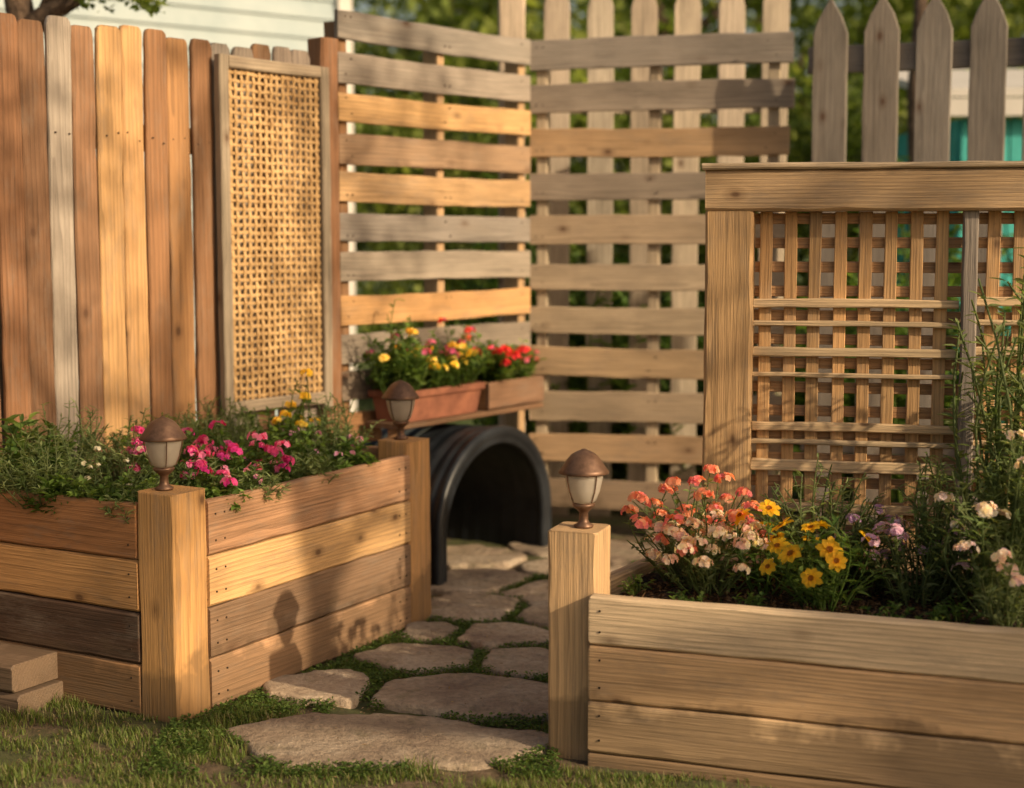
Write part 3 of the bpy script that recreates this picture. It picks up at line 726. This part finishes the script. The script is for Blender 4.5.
f.leaves(P,rng.normal(size=(n,3))*np.array((1,1,.1)),rng.normal(0,.2,(n,3))+np.array((0,0,1)),rng.uniform(.005,.018,n),rng.uniform(.003,.008,n),np.array([(.24,.16,.09),(.14,.09,.05),(.34,.25,.15)])[rng.integers(0,3,n)])
f.build('leaf_litter')
f=Fol(); n=6000; u=rng.uniform(.03,.97,n); v=rng.uniform(.06,.94,n); pA=A+.045*n_; pB=A+.045*n_+1.6*a; qA=bk; qB=bk+1.4*a
P=(pA*(1-u)[:,None]+pB*u[:,None])*(1-v)[:,None]+(qA*(1-u)[:,None]+qB*u[:,None])*v[:,None]
P=np.concatenate([P,rng.uniform(.405,.423,n)[:,None]],1)
f.leaves(P,rng.normal(size=(n,3))*np.array((1,1,.3)),rng.normal(0,.5,(n,3))+np.array((0,0,1)),rng.uniform(.008,.024,n),rng.uniform(.004,.010,n),np.array([(.09,.05,.028),(.04,.023,.013),(.17,.105,.06)])[rng.integers(0,3,n)])
f.build('bark_mulch')

# ---------------------------------------------------------------- background vegetation
BG=np.array([(.12,.17,.035),(.17,.22,.05),(.24,.28,.07),(.08,.12,.025)])
def canopy(f,cx,cy,cz,rx,ry,rz,clumps,per,leaf,cols=BG,spread=.22):
    for i in range(clumps):
        v=rng.normal(size=3); v/=np.linalg.norm(v); v*=rng.uniform(.35,1)**.5
        c=np.array((cx+v[0]*rx,cy+v[1]*ry,cz+v[2]*rz)); R=spread*min(rx,rz)*rng.uniform(.6,1.3)
        P=c+rng.normal(size=(per,3))*R*np.array((.6,.6,.4)); col=cols[rng.integers(len(cols))]*rng.uniform(.7,1.4)
        f.far(P,rng.normal(size=(per,3)),rng.normal(0,.5,(per,3))+np.array((0,0,1)),leaf*rng.uniform(.6,1.3,per),leaf*.6*rng.uniform(.6,1.3,per),col[None]*rng.uniform(.75,1.25,(per,1)))
def tree(x,y,H,R,leaf=.2,clumps=150,per=60,name='leafy_tree',crown_z=.55,rz=.42,spread=.22):
    E=empty(name,(x,y,0)); lines=[]; p=Vector((x,y,-.1)); r=H*.028
    tr=[(p+Vector((.1*math.sin(i*1.3),.08*math.cos(i),H*.14*i)),r*(1-.13*i)) for i in range(6)]; lines.append(tr)
    for i in range(9):
        s=tr[2+i%4][0]; aa=i*2.4+x; ll=R*rng.uniform(.6,.95)
        lines.append([(s+Vector((math.cos(aa)*ll*t,math.sin(aa)*ll*t,ll*.6*t+.1*math.sin(t*4))),r*.45*(1-.75*t)) for t in (0,.3,.6,1)])
    tubes('trunk_and_limbs',lines,E,BARK,9)
    f=Fol(); canopy(f,x,y,H*crown_z,R,R,H*rz,clumps,per,leaf,BG,spread); f.build('crown',E)
for t in [(-2.5,19,7,3.2),(2.0,17,6.5,3.0),(6.2,15.5,6.5,3.0),(10.5,19,8,3.6),(-8,17,7.5,3.4),(4,24,9,4),(-1,26,9,4.2),(9,26,9,4.5)]: tree(*t)
# added tree, unseen off to the right, to dapple the left fences with shade
tree(4.4,1.2,5.9,1.8,leaf=.11,clumps=56,per=34,crown_z=.80,rz=.19,spread=.26)
def hedge(name,x0,x1,y0,y1,hh,cnt,leaf,cols):
    f=Fol(); 
    for i in range(cnt):
        u=rng.uniform(); x=x0+(x1-x0)*u; y=y0+(y1-y0)*u+rng.normal()*.35; H=hh*(.85+.3*noise.noise(Vector((x*.9,3,0))))
        z=H*rng.uniform(.03,1)**.8; c=np.array((x,y,z)); per=26; col=cols[rng.integers(len(cols))]*rng.uniform(.5,1.5)
        P=c+rng.normal(size=(per,3))*.13
        f.far(P,rng.normal(size=(per,3)),rng.normal(0,.5,(per,3))+np.array((0,0,1)),leaf*rng.uniform(.6,1.3,per),leaf*.6*rng.uniform(.6,1.3,per),col[None]*rng.uniform(.75,1.25,(per,1)))
    f.build(name)
hedge('hedge',-1.2,9,12.6,10.6,2.9,1700,.10,BG)
E=empty('garden_tree',(-2.2,6.5,0))
lines=[[((-2.25,6.5,-.1),.11),((-2.2,6.48,1),.095),((-2.12,6.45,1.9),.08),((-2.05,6.4,2.25),.07)],
[((-2.12,6.45,2.15),.055),((-1.95,6.35,2.27),.045),((-1.8,6.28,2.33),.036),((-1.68,6.25,2.42),.028),((-1.6,6.25,2.6),.018)],
[((-2.05,6.4,2.25),.06),((-2.1,6.4,2.6),.05),((-1.9,6.4,3.1),.035),((-1.7,6.5,3.6),.02)],
[((-1.95,6.35,2.27),.03),((-1.85,6.3,2.45),.025),((-1.8,6.3,2.7),.016)],
[((-2.12,6.45,2.0),.05),((-2.4,6.4,2.35),.04),((-2.7,6.4,2.9),.025)]]
tubes('trunk_and_limbs',lines,E,BARK,10)
f=Fol(); canopy(f,-1.62,6.3,2.38,.17,.15,.11,20,30,.045,BG*1.1,.5); canopy(f,-2.0,6.5,3.5,1.2,1.0,.75,110,60,.07,BG,.3); f.build('crown',E)

# ---------------------------------------------------------------- house behind the fence
hs=empty('clapboard_house',(-3.2,11.5,0))
hc=np.array((-1.25,11.2)); hl=unit(hc,(-4.6,8.6)); hb=np.array((-hl[1],hl[0])); 
if hb[1]<0: hb=-hb
Lh,Dh,Hh=7.0,5.0,4.2
def lap(pa,pb,out,nm):
    V=[];F=[];n=int(Hh/.14)
    for i in range(n):
        z0=.14*i; s=len(V)
        for p in (pa,pb):
            V+= [V3(p+out*.024,z0),V3(p+out*.002,z0+.14),V3(p+out*.0,z0)]
        F+=[(s,s+3,s+4,s+1),(s,s+2,s+5,s+3)]
    addobj(nm,mesh_pd(nm,V,F),HWALL,hs)
P0=hc;P1=hc+hl*Lh;P2=P1+hb*Dh;P3=hc+hb*Dh
lap(P0,P1,-hb,'front_wall'); lap(P1,P2,hl,'left_wall'); lap(P2,P3,hb,'back_wall'); lap(P3,P0,-hl,'right_wall')
for p in (P0,P1,P2,P3): board('corner_trim',hs,V3(p,0),V3(p,Hh),.12,.12,(1,1,1),wdir=(hl[0],hl[1],0),mat=TRIM)
m0=(P0+P3)/2; m1=(P1+P2)/2; rz=Hh+1.6; ov=.3
V=[V3(P0-hb*ov-hl*ov,Hh-.15),V3(P1-hb*ov+hl*ov,Hh-.15),V3(m1+hl*ov,rz),V3(m0-hl*ov,rz),V3(P3+hb*ov-hl*ov,Hh-.15),V3(P2+hb*ov+hl*ov,Hh-.15)]
V2=[v+Vector((0,0,.12)) for v in V]
addobj('roof',mesh_pd('roof',V+V2,[(0,1,2,3),(3,2,5,4),(9,8,7,6),(10,11,8,9),(0,6,7,1),(4,5,11,10),(0,3,9,6),(3,4,10,9),(1,7,8,2),(2,8,11,5)]),ROOF,hs)
addobj('gable_ends',mesh_pd('gable',[V3(P0,Hh),V3(P3,Hh),V3(m0,rz-.1),V3(P1,Hh),V3(P2,Hh),V3(m1,rz-.1)],[(0,1,2),(3,5,4)]),HWALL,hs)
wc=P0+hl*3.6-hb*.03
board('window_glass',hs,V3(wc,1.0),V3(wc,2.2),.9,.03,(0,0,0),wdir=(hl[0],hl[1],0),mat=WGLASS)
for s_ in (-.49,0,.49): board('window_frame',hs,V3(wc+hl*s_-hb*.02,.95),V3(wc+hl*s_-hb*.02,2.25),.07,.05,(1,1,1),wdir=(hl[0],hl[1],0),mat=TRIM)
for z in (.97,2.23): board('window_frame',hs,V3(wc-hl*.53-hb*.025,z),V3(wc+hl*.53-hb*.025,z),.07,.05,(1,1,1),mat=TRIM)

# teal shed far right
sh=empty('teal_garden_shed',(3.6,9.3,0))
sp0=np.array((2.72,9.2)); sd=np.array((1.,-.08)); sd/=np.linalg.norm(sd)
for i in range(14): board('plank',sh,V3(sp0+sd*(.07+i*.145),0),V3(sp0+sd*(.07+i*.145),2.08),.138,.025,(1,1,1),wdir=(sd[0],sd[1],0),mat=TEAL)
for i in range(10): board('plank',sh,V3(sp0+np.array((0,.09+i*.145)),0),V3(sp0+np.array((0,.09+i*.145)),2.08),.138,.025,(1,1,1),wdir=(0,1,0),mat=TEAL)
board('fascia',sh,V3(sp0-sd*.15-np.array((0,.12)),2.14),V3(sp0+sd*2.2-np.array((0,.12)),2.14),.11,.03,(1,1,1),mat=TRIM)
Vr=[V3(sp0+sd*-.2+np.array((0,-.14)),2.2),V3(sp0+sd*2.3+np.array((0,-.14)),2.2),V3(sp0+sd*2.3+np.array((0,1.6)),2.5),V3(sp0+sd*-.2+np.array((0,1.6)),2.5)]
addobj('roof',mesh_pd('roof',Vr+[v+Vector((0,0,.05)) for v in Vr],[(3,2,1,0),(4,5,6,7),(0,1,5,4),(1,2,6,5),(2,3,7,6),(3,0,4,7)]),TRIM,sh)
tubes('slender_tree_trunk',[[((2.35,8.8,-.1),.06),((2.37,8.8,1.2),.05),((2.33,8.8,2.2),.045),((2.38,8.8,3.4),.03)]],None,BARK,9)

# ---------------------------------------------------------------- light
el=math.radians(26); az=math.atan2(.81,-.58)
S=Vector((math.sin(az)*math.cos(el),math.cos(az)*math.cos(el),math.sin(el)))
sun=bpy.data.lights.new('sun','SUN'); sun.energy=5.0; sun.angle=math.radians(.8); sun.color=(1,.78,.51)
so=bpy.data.objects.new('sun',sun); COL.objects.link(so); so.rotation_euler=S.to_track_quat('Z','Y').to_euler(); so.location=(6,-4,8)
w=bpy.data.worlds.new('World'); sc.world=w; w.use_nodes=True; nt=w.node_tree; bg=nt.nodes['Background']
sk=nt.nodes.new('ShaderNodeTexSky'); sk.sky_type='NISHITA'; sk.sun_disc=False; sk.sun_elevation=el; sk.sun_rotation=az; sk.dust_density=4; sk.ozone_density=.6
nt.links.new(mul(nt,sk.outputs[0],(1.0,.86,.70)),bg.inputs[0]); bg.inputs[1].default_value=.15

cam=bpy.data.cameras.new('camera'); co=bpy.data.objects.new('camera',cam); COL.objects.link(co)
co.location=(0,0,1.35); co.rotation_euler=(math.radians(90-5.86),0,0); cam.lens=52.7; cam.sensor_width=36; cam.clip_end=600
cam.dof.use_dof=True; cam.dof.focus_distance=4.25; cam.dof.aperture_fstop=1.6
sc.camera=co
